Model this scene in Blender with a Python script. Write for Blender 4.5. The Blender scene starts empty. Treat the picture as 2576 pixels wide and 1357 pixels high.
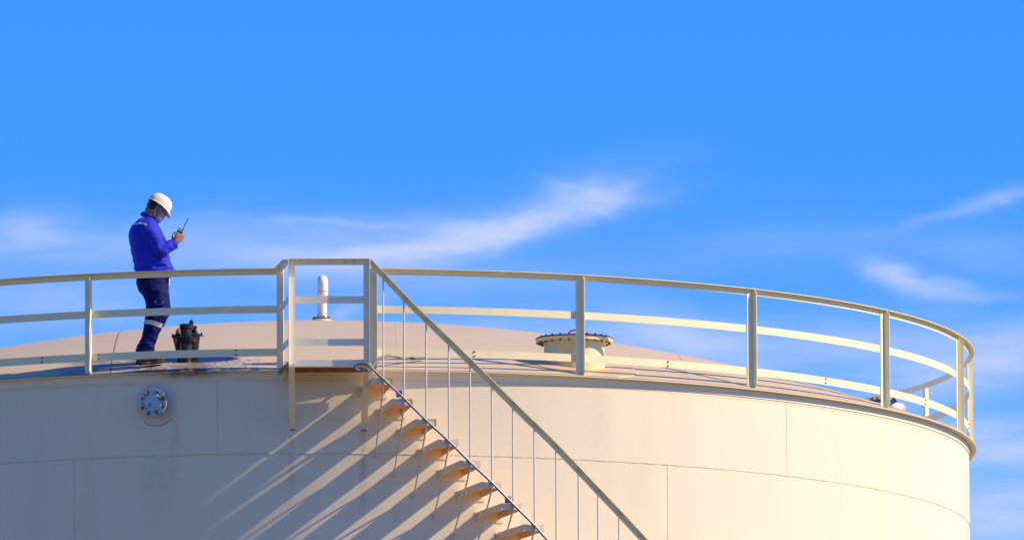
import bpy, bmesh, math, random
from mathutils import Vector, Matrix, noise
random.seed(7)
PI = math.pi
R_ = math.radians
S = bpy.context.scene
COL = S.collection

# ------------------------------------------------------------------ camera
Z0 = 17.5                       # height of the tank rim above the ground
CAM_D, CAM_H = 130.0, 15.959
YAW, PITCH, ROLL = 0.0162117, 0.1373076, -0.0040168
cd = bpy.data.cameras.new('camera'); cam = bpy.data.objects.new('camera', cd); COL.objects.link(cam)
cd.sensor_width = 36.0
cd.lens = 48393.666 * 36.0 / 4096.0
cd.shift_y = 0.3527 / 4096.0
cd.clip_start = 1.0; cd.clip_end = 20000.0
fw = Vector((math.sin(YAW)*math.cos(PITCH), math.cos(YAW)*math.cos(PITCH), math.sin(PITCH)))
rt = Vector((math.cos(YAW), -math.sin(YAW), 0)); up = rt.cross(fw)
rt2 = rt*math.cos(ROLL) + up*math.sin(ROLL); up2 = up*math.cos(ROLL) - rt*math.sin(ROLL)
m = Matrix((rt2, up2, -fw)).transposed().to_4x4(); m.translation = Vector((0, -CAM_D, Z0-CAM_H))
cam.matrix_world = m
S.camera = cam

# ------------------------------------------------------------------ sky and sun
SUN_AZ, SUN_EL = R_(80.0), R_(35.8)      # azimuth from the camera side (-Y) towards +X
sunv = Vector((math.cos(SUN_EL)*math.sin(SUN_AZ), -math.cos(SUN_EL)*math.cos(SUN_AZ), math.sin(SUN_EL)))
sl = bpy.data.lights.new('sun', 'SUN'); sl.energy = 4.85; sl.angle = R_(0.5); sl.color = (1.0, 0.752, 0.52)
so = bpy.data.objects.new('sun', sl); COL.objects.link(so); so.rotation_euler = sunv.to_track_quat('Z', 'Y').to_euler()
so.location = (60, -20, 60)

W = bpy.data.worlds.new('World'); S.world = W; W.use_nodes = True
nt = W.node_tree; nt.nodes.clear()

def N(t, typ, **kw):
    n = t.nodes.new(typ)
    for k, v in kw.items():
        if k == 'inp':
            for a, b in v.items():
                if hasattr(b, 'is_output'): t.links.new(b, n.inputs[a])
                else: n.inputs[a].default_value = b
        else: setattr(n, k, v)
    return n
def MA(t, op, a, b=None, c=None, clamp=False):
    n = t.nodes.new('ShaderNodeMath'); n.operation = op; n.use_clamp = clamp
    for i, v in enumerate((a, b, c)):
        if v is None: continue
        if hasattr(v, 'is_output'): t.links.new(v, n.inputs[i])
        else: n.inputs[i].default_value = v
    return n.outputs[0]
def MIX(t, f, a, b, mode='MIX'):
    n = t.nodes.new('ShaderNodeMix'); n.data_type = 'RGBA'; n.blend_type = mode
    for i, v in ((0, f), (6, a), (7, b)):
        if hasattr(v, 'is_output'): t.links.new(v, n.inputs[i])
        elif i == 0: n.inputs[i].default_value = v
        else: n.inputs[i].default_value = (*v, 1) if len(v) == 3 else v
    return n.outputs[2]
def SS(t, v, lo, hi):
    n = t.nodes.new('ShaderNodeMapRange'); n.interpolation_type = 'SMOOTHSTEP'
    t.links.new(v, n.inputs[0]); n.inputs[1].default_value = lo; n.inputs[2].default_value = hi
    return n.outputs[0]
def NOISE(t, vec, scale, detail=3, rough=.5, dist=0.0):
    n = t.nodes.new('ShaderNodeTexNoise'); n.inputs['Scale'].default_value = scale
    n.inputs['Detail'].default_value = detail; n.inputs['Roughness'].default_value = rough
    n.inputs['Distortion'].default_value = dist
    t.links.new(vec, n.inputs['Vector']); return n.outputs[0]

sky = N(nt, 'ShaderNodeTexSky', sky_type='NISHITA', sun_disc=False, sun_elevation=SUN_EL,
        sun_rotation=PI-SUN_AZ, air_density=1.0, dust_density=0.25, ozone_density=2.5)
geo = N(nt, 'ShaderNodeTexCoord')
sep = N(nt, 'ShaderNodeSeparateXYZ', inp={0: geo.outputs['Generated']})
dx, dy, dz = sep.outputs
az = MA(nt, 'ARCTAN2', dx, dy)
el = MA(nt, 'ARCSINE', dz)
# cirrus lives in azimuth/elevation, in units of 0.0846 rad, centred on the direction of the tank
K = 48394.0/4096.0
u = MA(nt, 'MULTIPLY', MA(nt, 'SUBTRACT', az, YAW), K)
v = MA(nt, 'MULTIPLY', MA(nt, 'SUBTRACT', el, PITCH), K)
uv = N(nt, 'ShaderNodeCombineXYZ', inp={0: u, 1: v}).outputs[0]
warp = N(nt, 'ShaderNodeTexNoise', inp={'Vector': uv, 'Scale': 7.0, 'Detail': 4.0})
ws = N(nt, 'ShaderNodeSeparateXYZ', inp={0: warp.outputs[1]})
uw = MA(nt, 'ADD', u, MA(nt, 'MULTIPLY', MA(nt, 'SUBTRACT', ws.outputs[0], .5), .055))
vw = MA(nt, 'ADD', v, MA(nt, 'MULTIPLY', MA(nt, 'SUBTRACT', ws.outputs[1], .5), .030))
warp2 = N(nt, 'ShaderNodeTexNoise', inp={'Vector': N(nt, 'ShaderNodeMapping', inp={0: uv, 2: (0, 0, R_(-14)), 3: (1.0, 2.6, 1.0)}).outputs[0], 'Scale': 20.0, 'Detail': 5.0, 'Roughness': .55})
ws2 = N(nt, 'ShaderNodeSeparateXYZ', inp={0: warp2.outputs[1]})
uw = MA(nt, 'ADD', uw, MA(nt, 'MULTIPLY', MA(nt, 'SUBTRACT', ws2.outputs[0], .5), .040))
vw = MA(nt, 'ADD', vw, MA(nt, 'MULTIPLY', MA(nt, 'SUBTRACT', ws2.outputs[1], .5), .014))
def P_(x, y): return ((x-1288)/2576.0, (678.5-y)/2576.0)
def blob(x, y, a, b, deg, amp):
    cx, cy = P_(x, y); c, s = math.cos(R_(deg)), math.sin(R_(deg))
    X = MA(nt, 'SUBTRACT', uw, cx); Y = MA(nt, 'SUBTRACT', vw, cy)
    p = MA(nt, 'ADD', MA(nt, 'MULTIPLY', X, c/(a/2576)), MA(nt, 'MULTIPLY', Y, s/(a/2576)))
    q = MA(nt, 'ADD', MA(nt, 'MULTIPLY', X, -s/(b/2576)), MA(nt, 'MULTIPLY', Y, c/(b/2576)))
    r2 = MA(nt, 'ADD', MA(nt, 'MULTIPLY', p, p), MA(nt, 'MULTIPLY', q, q))
    return MA(nt, 'MULTIPLY', MA(nt, 'EXPONENT', MA(nt, 'MULTIPLY', r2, -1.0)), amp)
blobs = [(1480, 482, 86, 38, -8, .44), (1520, 510, 80, 26, 32, .26), (1440, 462, 60, 10, -12, .14), (1360, 545, 220, 34, 20, .46), (1130, 604, 280, 36, 12, .56), (860, 632, 260, 30, 4, .24), (700, 575, 330, 40, 2, .16), (960, 640, 200, 20, 5, .34),
         (1330, 530, 300, 60, 20, .20), (1000, 560, 330, 34, 3, .20), (830, 552, 200, 10, -3, .22), (1620, 500, 120, 26, 10, .18), (690, 640, 260, 45, 4, .34),
         (60, 565, 130, 46, 8, .46), (330, 600, 330, 60, 5, .30), (40, 640, 160, 40, 5, .22),
         (2240, 685, 70, 26, -14, .50), (2290, 712, 120, 34, -20, .34), (2360, 715, 110, 12, -4, .22), (2440, 742, 130, 16, -2, .36), (2440, 523, 200, 16, 14, .26), (2550, 500, 100, 20, 20, .22),
         (2450, 930, 260, 64, 16, .62), (2500, 1060, 200, 26, 6, .3), (2520, 1130, 220, 40, -4, .5), (2530, 1250, 170, 34, 4, .42), (2530, 1320, 170, 40, 0, .42), (1740, 850, 190, 62, -14, .62), (1960, 620, 330, 50, 6, .14),
         (2150, 880, 240, 55, 4, .36), (860, 775, 60, 18, 22, .34), (120, 760, 300, 70, 5, .34), (1250, 860, 300, 60, 0, .4), (2480, 620, 200, 50, 0, .14),
         (1100, 700, 400, 50, 2, .22)]
acc = None
for b in blobs:
    o = blob(*b); acc = o if acc is None else MA(nt, 'ADD', acc, o)
fib = N(nt, 'ShaderNodeMapping', inp={0: uv, 2: (0, 0, R_(-16)), 3: (1.0, 5.0, 1.0)})
wis = NOISE(nt, fib.outputs[0], 6.0, 7, .6, .6)
wis2 = NOISE(nt, N(nt, 'ShaderNodeMapping', inp={0: uv, 3: (1.0, 7.0, 1.0), 1: (3, 1, 0)}).outputs[0], 3.0, 6, .6, .4)
mask = MA(nt, 'MULTIPLY', acc, MA(nt, 'ADD', MA(nt, 'MULTIPLY', SS(nt, wis, .25, .75), .5), .6))
low = SS(nt, v, .10, -.18)
mask = MA(nt, 'ADD', MA(nt, 'MULTIPLY', mask, 1.15), MA(nt, 'MULTIPLY', MA(nt, 'ADD', MA(nt, 'MULTIPLY', SS(nt, wis2, .36, .78), .42), .05), low))
inside = SS(nt, dy, 0.9, 0.96)
mask = MA(nt, 'MULTIPLY', mask, inside, clamp=True)
SKY_GAIN = (0.160, 0.590, 1.38)
base = MIX(nt, 1.0, sky.outputs[0], SKY_GAIN, 'MULTIPLY')
# the low band of the sky is a little paler
pale = MIX(nt, SS(nt, el, PITCH+.013, PITCH-.034), (1, 1, 1), (2.9, 1.38, 1.0), 'MIX')
base = MIX(nt, 1.0, base, pale, 'MULTIPLY')
cl = MIX(nt, mask, base, (3.9, 4.75, 7.1))
bg = N(nt, 'ShaderNodeBackground', inp={0: cl, 1: 0.1})
nt.links.new(bg.outputs[0], N(nt, 'ShaderNodeOutputWorld').inputs[0])

S.view_settings.view_transform = 'Standard'; S.view_settings.look = 'None'
S.view_settings.exposure = 0.45; S.view_settings.gamma = 1.0; S.view_settings.use_curve_mapping = False

# ------------------------------------------------------------------ materials
MATS = {}
def mat(name, col, rough=.5, var=.06, scale=6.0, metal=0.0, rust=0.0, rust_scale=9.0, bump=0.0, bscale=60.0,
        streak=0.0, dirt=(.25, .18, .10), spec=.5, sheen=0.0, rust_lo=.60):
    m = bpy.data.materials.new(name); m.use_nodes = True; t = m.node_tree
    b = t.nodes['Principled BSDF']; tc = N(t, 'ShaderNodeTexCoord').outputs['Object']
    n1 = NOISE(t, tc, scale, 5, .6)
    c = MIX(t, n1, tuple(x*(1-var) for x in col), tuple(min(1, x*(1+var)) for x in col))
    rg = MA(t, 'ADD', rough-.08, MA(t, 'MULTIPLY', n1, .16))
    if streak:
        mp = N(t, 'ShaderNodeMapping', inp={0: tc, 3: (6, 6, .35)})
        n2 = NOISE(t, mp.outputs[0], 2.2, 5, .65)
        c = MIX(t, MA(t, 'MULTIPLY', SS(t, n2, .52, .78), streak), c, dirt)
    if rust:
        n3 = NOISE(t, tc, rust_scale, 6, .7)
        f = MA(t, 'MULTIPLY', SS(t, n3, rust_lo, rust_lo+.08), rust)
        n4 = NOISE(t, tc, rust_scale*4, 3)
        c = MIX(t, f, c, MIX(t, n4, (.10, .03, .012), (.42, .15, .05)))
        rg = MA(t, 'ADD', rg, MA(t, 'MULTIPLY', f, .3))
    t.links.new(c, b.inputs['Base Color']); t.links.new(rg, b.inputs['Roughness'])
    b.inputs['Metallic'].default_value = metal; b.inputs['Specular IOR Level'].default_value = spec
    if sheen: b.inputs['Sheen Weight'].default_value = sheen
    if bump:
        bp = N(t, 'ShaderNodeBump', inp={'Height': NOISE(t, tc, bscale, 4), 'Strength': bump, 'Distance': .01})
        t.links.new(bp.outputs[0], b.inputs['Normal'])
    MATS[name] = m; return m

CREAM = (.775, .70, .505)
rail_m = mat('rail paint', (.86, .79, .48), .45, .05, 5, rust=.9, rust_scale=5, rust_lo=.72, bump=.12, bscale=90, streak=.12)
post_m = mat('post paint', (.85, .81, .55), .45, .06, 6, rust=.8, rust_scale=7, rust_lo=.74, bump=.12, bscale=90, streak=.15)
land_m = mat('landing paint', (.87, .83, .63), .42, .06, 5, rust=.95, rust_scale=6, rust_lo=.68, bump=.12, bscale=80, streak=.3)
deck_m = mat('deck plate', (.40, .23, .09), .7, .2, 8, rust=.7, rust_scale=5, rust_lo=.5, bump=.3, bscale=60)
tread_m = mat('tread paint', (.84, .68, .46), .5, .07, 12, rust=.9, rust_scale=16, rust_lo=.66, bump=.25, bscale=120, streak=.35)
yellow_m = mat('yellow paint', (.75, .52, .02), .5, .2, 30, rust=.6, rust_scale=30, rust_lo=.55)
bal_m = mat('baluster paint', (.70, .64, .53), .4, .06, 8, rust=.95, rust_scale=9, rust_lo=.69, bump=.2, bscale=90)
rust_m = mat('rusty steel', (.26, .10, .045), .8, .5, 20, bump=.5, bscale=120)
bolt_m = mat('weathered bolt', (.12, .06, .035), .7, .5, 25, rust=.8, rust_scale=30, rust_lo=.5)
lid_m = mat('rusting lid', (.17, .065, .035), .7, .5, 18, bump=.4, bscale=100)
neck_m = mat('neck paint', (.72, .64, .38), .45, .05, 4, rust=.6, rust_scale=5, rust_lo=.74, bump=.15, bscale=60, streak=.15)
flange_m = mat('rust edged flange', (.88, .76, .46), .5, .08, 6, rust=1, rust_scale=8, rust_lo=.64, bump=.2, bscale=60)
vent_m = mat('vent paint', (.80, .75, .62), .42, .05, 6, rust=.9, rust_scale=9, rust_lo=.66, streak=.3, dirt=(.45, .25, .1), bump=.1)
noz_m = mat('nozzle cover paint', (.33, .54, .62), .3, .08, 16, rust=.95, rust_scale=17, rust_lo=.52, bump=.2, bscale=60)
steel_m = mat('stainless steel', (.46, .42, .38), .55, .1, 8, metal=.75, bump=.1)
oil_m = mat('oily black steel', (.012, .010, .009), .25, .6, 16, spec=.35, rust=.35, rust_scale=20, rust_lo=.6, bump=.5, bscale=60)
oilb_shade_m = mat('oily pipe and nozzle shade', (.022, .013, .008), .3, .6, 14, rust=.8, rust_scale=16, rust_lo=.60, bump=.4, bscale=60)
bucket_m = mat('dirty black plastic', (.014, .012, .011), .55, .5, 12, bump=.2, bscale=60, spec=.2)
olive_m = mat('yellowed plastic', (.30, .22, .03), .45, .5, 14)
cond_m = mat('grey conduit', (.22, .24, .28), .38, .08, 20, metal=.3)
clampm = mat('blue grey clamp', (.10, .14, .30), .5, .1, 30)
jacket_m = mat('blue work cloth', (.006, .020, .50), .65, .18, 14, bump=.25, bscale=420, sheen=.05, spec=.25)
trou_m = mat('navy work cloth', (.003, .007, .10), .75, .2, 14, bump=.25, bscale=420, spec=.15)
refl_m = mat('reflective tape', (.58, .60, .62), .35, .12, 60, metal=.2, bump=.3, bscale=200)
skin_m = mat('skin', (.31, .14, .085), .5, .1, 20, bump=.1, bscale=200)
hair_m = mat('black hair', (.012, .010, .010), .45, .4, 60, bump=.8, bscale=260)
helm_m = mat('hard hat shell', (.80, .74, .58), .28, .03, 6, streak=.1)
mask_m = mat('cloth face mask', (.36, .31, .46), .8, .05, 40, bump=.2, bscale=300)
white_m = mat('white strap', (.75, .75, .78), .6, .03, 20)
boot_m = mat('brown leather', (.13, .055, .03), .45, .35, 22, bump=.3, bscale=90)
sole_m = mat('boot sole', (.03, .02, .018), .7, .3, 30)
black_m = mat('black plastic', (.015, .016, .02), .35, .3, 30, bump=.2, bscale=150)
metal_m = mat('bright snap', (.7, .66, .6), .25, .1, 20, metal=.9)
ground_m = mat('sandy yard', (.155, .125, .055), .9, .2, .2, bump=.4, bscale=8)

# tank shell paint: cream with faint grime and a few rust runs that start under the landing braces and the nozzle
def shell_mat():
    m = mat('tank shell paint', CREAM, .42, .025, 1.3, bump=.06, bscale=20)
    t = m.node_tree; b = t.nodes['Principled BSDF']
    col = b.inputs['Base Color'].links[0].from_socket
    tc = N(t, 'ShaderNodeTexCoord').outputs['Object']; sp = N(t, 'ShaderNodeSeparateXYZ', inp={0: tc})
    th = MA(t, 'ARCTAN2', sp.outputs[0], MA(t, 'MULTIPLY', sp.outputs[1], -1.0))
    zz = sp.outputs[2]
    ang = N(t, 'ShaderNodeCombineXYZ', inp={0: MA(t, 'MULTIPLY', th, 7.04), 1: 0.0, 2: zz}).outputs[0]
    lo = NOISE(t, N(t, 'ShaderNodeMapping', inp={0: ang, 3: (1, 1, .18)}).outputs[0], 1.6, 6, .6)
    col = MIX(t, MA(t, 'MULTIPLY', SS(t, lo, .50, .80), .16), col, (.50, .40, .27))
    fine = NOISE(t, N(t, 'ShaderNodeMapping', inp={0: ang, 3: (9, 1, .6)}).outputs[0], 2.4, 4, .6)
    col = MIX(t, MA(t, 'MULTIPLY', SS(t, fine, .55, .85), .10), col, (.42, .33, .22))
    wob = NOISE(t, ang, 14, 4)
    for deg, zt, w, ln, a, c in ((3.75, -.66, .035, 1.1, .38, (.42, .22, .09)), (-2.2, -.66, .03, .9, .32, (.40, .24, .11)),
                                 (-13.5, -.42, .17, 1.6, .13, (.30, .25, .18)), (-12.1, -.46, .05, .9, .2, (.32, .22, .13)),
                                 (24.0, -.13, .16, 1.2, .12, (.46, .30, .16)), (31.5, -.13, .03, .4, .14, (.40, .24, .11)),
                                 (5.2, -.26, .04, .5, .25, (.40, .23, .10)), (-20.0, -1.25, .08, .5, .06, (.33, .2, .12))):
        X = MA(t, 'DIVIDE', MA(t, 'SUBTRACT', th, R_(deg)), w/7.04)
        g = MA(t, 'EXPONENT', MA(t, 'MULTIPLY', MA(t, 'MULTIPLY', X, X), -1.0))
        f = MA(t, 'MULTIPLY', SS(t, zz, zt+.03, zt), SS(t, zz, zt-ln, zt-ln*.3))
        f = MA(t, 'MULTIPLY', MA(t, 'MULTIPLY', MA(t, 'MULTIPLY', f, g), a), SS(t, wob, .2, .62))
        col = MIX(t, f, col, c)
    # tiny rust pits
    pit = N(t, 'ShaderNodeTexVoronoi', inp={'Vector': ang, 'Scale': 3.1})
    col = MIX(t, MA(t, 'MULTIPLY', SS(t, pit.outputs['Distance'], .022, .012), .6), col, (.35, .16, .07))
    # dark oil run that crept over the curb next to the standing pipe
    X = MA(t, 'DIVIDE', MA(t, 'SUBTRACT', th, R_(-10.6)), .05)
    g = MA(t, 'EXPONENT', MA(t, 'MULTIPLY', MA(t, 'MULTIPLY', X, X), -1.0))
    f = MA(t, 'MULTIPLY', MA(t, 'MULTIPLY', g, SS(t, zz, -.10, -.01)), MA(t, 'ADD', MA(t, 'MULTIPLY', SS(t, wob, .3, .7), .4), .5), clamp=True)
    col = MIX(t, f, col, (.03, .022, .018))
    t.links.new(col, b.inputs['Base Color'])
    return m
shell_m = shell_mat()

def roof_mat():
    m = mat('roof paint', (.565, .485, .31), .55, .05, 1.0, bump=.05, bscale=14)
    t = m.node_tree; b = t.nodes['Principled BSDF']
    col = b.inputs['Base Color'].links[0].from_socket
    tc = N(t, 'ShaderNodeTexCoord').outputs['Object']; sp = N(t, 'ShaderNodeSeparateXYZ', inp={0: tc})
    x, y, z = sp.outputs
    th = MA(t, 'ARCTAN2', x, MA(t, 'MULTIPLY', y, -1.0))
    r = MA(t, 'SQRT', MA(t, 'ADD', MA(t, 'MULTIPLY', x, x), MA(t, 'MULTIPLY', y, y)))
    pv = N(t, 'ShaderNodeCombineXYZ', inp={0: MA(t, 'MULTIPLY', th, 7.0), 1: r, 2: 0.0}).outputs[0]
    st = NOISE(t, N(t, 'ShaderNodeMapping', inp={0: tc, 3: (.7, 6, 6)}).outputs[0], 1.6, 6, .6)
    col = MIX(t, MA(t, 'MULTIPLY', SS(t, st, .45, .8), .35), col, (.50, .37, .29))
    wob = NOISE(t, pv, 3.5, 6, .65)
    wo = MA(t, 'MULTIPLY', MA(t, 'SUBTRACT', wob, .5), .5)
    xr = MA(t, 'MULTIPLY', th, 7.0)
    def band(s, a0, a1, soft, w=0.0):
        ss = MA(t, 'ADD', s, MA(t, 'MULTIPLY', wo, w)) if w else s
        return MA(t, 'MULTIPLY', SS(t, ss, a0-soft, a0+soft), SS(t, ss, a1+soft, a1-soft))
    # worn bare patch plate near the rim, where the men stand
    pl = MA(t, 'MULTIPLY', band(xr, -2.05, -.61, .010), band(r, 6.62, 7.07, .02, .12))
    pn = NOISE(t, pv, 26, 6, .75)
    pc = MIX(t, SS(t, pn, .38, .54), (.09, .075, .06), (.56, .54, .47))
    col = MIX(t, pl, col, pc)
    # brown film of old oil
    film = MA(t, 'MULTIPLY', MA(t, 'MULTIPLY', band(xr, -2.75, -.95, .25, .8), band(r, 6.35, 7.2, .10, .5)), SS(t, wob, .30, .62))
    col = MIX(t, MA(t, 'MULTIPLY', film, .72), col, (.13, .10, .075))
    # fresh black oil round the pipe and to its right
    dxo = MA(t, 'DIVIDE', MA(t, 'SUBTRACT', xr, -1.30), .42); dyo = MA(t, 'DIVIDE', MA(t, 'SUBTRACT', r, 6.56), .17)
    e = MA(t, 'ADD', MA(t, 'MULTIPLY', dxo, dxo), MA(t, 'MULTIPLY', dyo, dyo))
    oil = SS(t, MA(t, 'ADD', e, MA(t, 'MULTIPLY', wo, 3.0)), 1.25, .75)
    oil2 = MA(t, 'MULTIPLY', MA(t, 'MULTIPLY', band(xr, -1.9, -.75, .2, .5), band(r, 7.03, 7.3, .02, .10)), SS(t, wob, .40, .52))
    oil = MA(t, 'MAXIMUM', oil, oil2)
    col = MIX(t, oil, col, (.018, .014, .012))
    # rusty run below the manhole
    mx = MA(t, 'DIVIDE', MA(t, 'SUBTRACT', xr, 2.98), .28); my = MA(t, 'DIVIDE', MA(t, 'SUBTRACT', r, 6.92), .11)
    rr = MA(t, 'EXPONENT', MA(t, 'MULTIPLY', MA(t, 'ADD', MA(t, 'MULTIPLY', mx, mx), MA(t, 'MULTIPLY', my, my)), -1.0))
    col = MIX(t, MA(t, 'MULTIPLY', MA(t, 'MULTIPLY', rr, .75), SS(t, wob, .25, .6)), col, (.52, .22, .09))
    t.links.new(col, b.inputs['Base Color'])
    rg = b.inputs['Roughness'].links[0].from_socket
    rn = MA(t, 'SUBTRACT', rg, MA(t, 'MULTIPLY', MA(t, 'MAXIMUM', oil, MA(t, 'MULTIPLY', film, .5)), .38))
    t.links.new(rn, b.inputs['Roughness'])
    return m
roof_m = roof_mat()

# ------------------------------------------------------------------ mesh helpers
class MB:
    def __init__(s): s.v = []; s.f = []
    def add(s, vs, fs):
        o = len(s.v); s.v += [Vector(q) for q in vs]; s.f += [tuple(i+o for i in q) for q in fs]
    def hexa(s, p):          # 8 points: bottom ring 0-3, top ring 4-7
        s.add(p, [(3, 2, 1, 0), (4, 5, 6, 7), (0, 1, 5, 4), (1, 2, 6, 5), (2, 3, 7, 6), (3, 0, 4, 7)])
    def box(s, c, d, M=None):
        h = [x/2 for x in d]; c = Vector(c)
        p = [Vector((a*h[0], b*h[1], e*h[2])) for e in (-1, 1) for a, b in ((-1, -1), (1, -1), (1, 1), (-1, 1))]
        s.hexa([c + (M @ q if M else q) for q in p])
    def bar(s, a, b, side, w, t):   # flat bar from a to b; w wide along side, t thick
        a = Vector(a); b = Vector(b); d = (b-a).normalized(); sd = Vector(side); sd = (sd-d*sd.dot(d)).normalized(); n = d.cross(sd)
        q = [a+sd*(w*i/2)+n*(t*j/2) for i, j in ((-1, -1), (1, -1), (1, 1), (-1, 1))]
        s.hexa(q + [x+(b-a) for x in q])
    def loft(s, rings, cap=True, closed=False):
        n = len(rings[0]); o = len(s.v)
        for r in rings: s.v += [Vector(q) for q in r]
        m = len(rings)
        for i in range(m if closed else m-1):
            a = o+i*n; b = o+((i+1) % m)*n
            for k in range(n): s.f.append((a+k, a+(k+1) % n, b+(k+1) % n, b+k))
        if cap and not closed:
            s.f.append(tuple(o+k for k in reversed(range(n)))); s.f.append(tuple(o+(m-1)*n+k for k in range(n)))
    def tube(s, pts, rad, n=10, ell=None):
        pts = [Vector(p) for p in pts]; m = len(pts); rings = []; ref = None
        for i, p in enumerate(pts):
            d = (pts[min(i+1, m-1)]-pts[max(i-1, 0)]).normalized()
            if ref is None: ref = Vector((0, 0, 1)) if abs(d.z) < .9 else Vector((0, 1, 0))
            a = d.cross(ref).normalized(); b = d.cross(a).normalized(); ref = -b if False else d.cross(a).normalized()*-1
            r = rad[i] if isinstance(rad, (list, tuple)) else rad
            rings.append([p + a*math.cos(t)*r + b*math.sin(t)*r for t in [2*PI*k/n for k in range(n)]])
        s.loft(rings)
    def lathe(s, c, prof, n=32, M=None, cap=True):   # prof: (r, z)
        c = Vector(c); rings = []
        for r, z in prof:
            rings.append([c + (M @ Vector((r*math.cos(t), r*math.sin(t), z)) if M else Vector((r*math.cos(t), r*math.sin(t), z))) for t in [2*PI*k/n for k in range(n)]])
        s.loft(rings, cap)
    def arc(s, prof, a0, a1, step=1.0):     # prof: closed (r, z) polygon swept round the tank axis
        n = max(2, int(abs(a1-a0)/step)+1)
        s.loft([[pt(a0+(a1-a0)*i/n, r, z) for r, z in prof] for i in range(n+1)])
    def build(s, name, m, parent=None, smooth=False, bevel=0, auto=None):
        me = bpy.data.meshes.new(name); org = parent_loc(parent)
        me.from_pydata([v-org for v in s.v], [], s.f); me.materials.append(m)
        bm = bmesh.new(); bm.from_mesh(me); bmesh.ops.recalc_face_normals(bm, faces=bm.faces)
        if bevel: bmesh.ops.bevel(bm, geom=[e for e in bm.edges if e.is_manifold and e.calc_face_angle(0) > .5], offset=bevel, segments=1, affect='EDGES')
        bm.to_mesh(me); bm.free()
        o = bpy.data.objects.new(name, me); COL.objects.link(o)
        if smooth:
            for p in me.polygons: p.use_smooth = True
            me.set_sharp_from_angle(angle=R_(auto or 38))
        if parent: o.parent = parent
        return o
def parent_loc(p):
    v = Vector((0, 0, 0))
    while p: v += p.location; p = p.parent
    return v
def pt(deg, r, z): return Vector((r*math.sin(R_(deg)), -r*math.cos(R_(deg)), z+Z0))
def er(deg): return Vector((math.sin(R_(deg)), -math.cos(R_(deg)), 0))
def et(deg): return Vector((math.cos(R_(deg)), math.sin(R_(deg)), 0))
def thing(name, loc, label, cat, group=None):
    o = bpy.data.objects.new(name, None); COL.objects.link(o); o.location = loc; o.empty_display_size = .2
    o['label'] = label; o['category'] = cat
    if group: o['group'] = group
    return o
def tag(o, label, cat): o['label'] = label; o['category'] = cat; return o
def copies(o, parent, mats):       # share one mesh among many equal parts
    for i, M in enumerate(mats):
        c = o if i == 0 else o.copy()
        if i: COL.objects.link(c)
        c.parent = parent; c.matrix_basis = M
RIM, OV, RR = 7.1195, .07, 7.1055
WALL = RIM-OV-.008
DOME_H = 1.28
ZV = Vector((0, 0, 1))
def dome(r): return DOME_H*(1-(r/RIM)**2)
def on_roof(x, y): return Vector((x, y, Z0+dome(math.hypot(x, y))))

# ------------------------------------------------------------------ setting: ground
g = MB(); g.add([(-6000, -3000, 0), (6000, -3000, 0), (6000, 9000, 0), (-6000, 9000, 0)], [(0, 1, 2, 3)])
go = g.build('ground', ground_m); go['kind'] = 'structure'

# ------------------------------------------------------------------ the tank
tank = thing('storage_tank', (0, 0, 0), 'huge cream painted cylindrical storage tank with a low domed roof', 'storage tank')
b = MB(); n = 240
b.loft([[Vector((WALL*math.cos(2*PI*k/n), WALL*math.sin(2*PI*k/n), z)) for k in range(n)] for z in
        [0.0, 4, 8, 12, 15, Z0-1.5, Z0-.8565, Z0-.3, Z0-.008]], cap=False)
wl = b.build('shell_wall', shell_m, tank, smooth=True)
# object-space z of the shell paint is measured from the rim
for o_ in (wl,):
    for v_ in o_.data.vertices: v_.co.z -= Z0
    o_.location.z = Z0
b = MB()
b.arc([(WALL+.001, -.084), (RIM-OV, -.084), (RIM-OV, -.011), (RIM, -.0095), (RIM, .0), (WALL+.001, .0)], -180, 180, 1.0)
cu = b.build('curb_angle', shell_m, tank, smooth=True, auto=25)
for v_ in cu.data.vertices: v_.co.z -= Z0
cu.location.z = Z0
b = MB(); rings = []
n = 240
for i in range(41):
    r = (RIM-.006)*(1-i/41.0)
    rings.append([Vector((r*math.cos(2*PI*k/n), r*math.sin(2*PI*k/n), Z0+dome(r)+.003)) for k in range(n)])
b.loft(rings)
ro = b.build('roof', roof_m, tank, smooth=True)
# weld beads
def bead_ring(z, r0, rad, name='weld_seam'):
    b = MB(); n = 900; rings = []
    for i in range(n):
        a = 360.0*i/n
        k = rad*1.3*(1+.35*noise.noise(Vector((a*3.1, z*9, 0)))+.3*noise.noise(Vector((a*11, z, 5))))
        dz = .004*noise.noise(Vector((a*.9, z, 9)))
        rings.append([pt(a, r0-.002+k*math.cos(t)*.7, z+dz+k*math.sin(t)) for t in (-PI/2, -PI/5, PI/5, PI/2, PI)])
    b.loft(rings, cap=False, closed=True); return b.build(name, shell2_m, tank, smooth=True)
shell2_m = mat('weld bead paint', (.67, .58, .42), .5, .25, 20)
bead_ring(-.8565, WALL, .0075)
bead_ring(-.105, WALL, .0045)
bead_ring(-2.75, WALL, .0075)
def bead_line(pts, nrm, rad, m_, name):
    b = MB(); rings = []; m = len(pts)
    for i, p in enumerate(pts):
        d = (pts[min(i+1, m-1)]-pts[max(i-1, 0)]).normalized(); nn = nrm[i]; s = d.cross(nn)
        k = rad*(1+.4*noise.noise(p*23)); p = p + s*.003*noise.noise(p*5)
        rings.append([p+s*k*math.cos(t)+nn*k*.7*math.sin(t)-nn*.001 for t in (0, PI/4, PI/2, 3*PI/4, PI)])
    b.loft(rings); return b.build(name, m_, tank, smooth=True)
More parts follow.
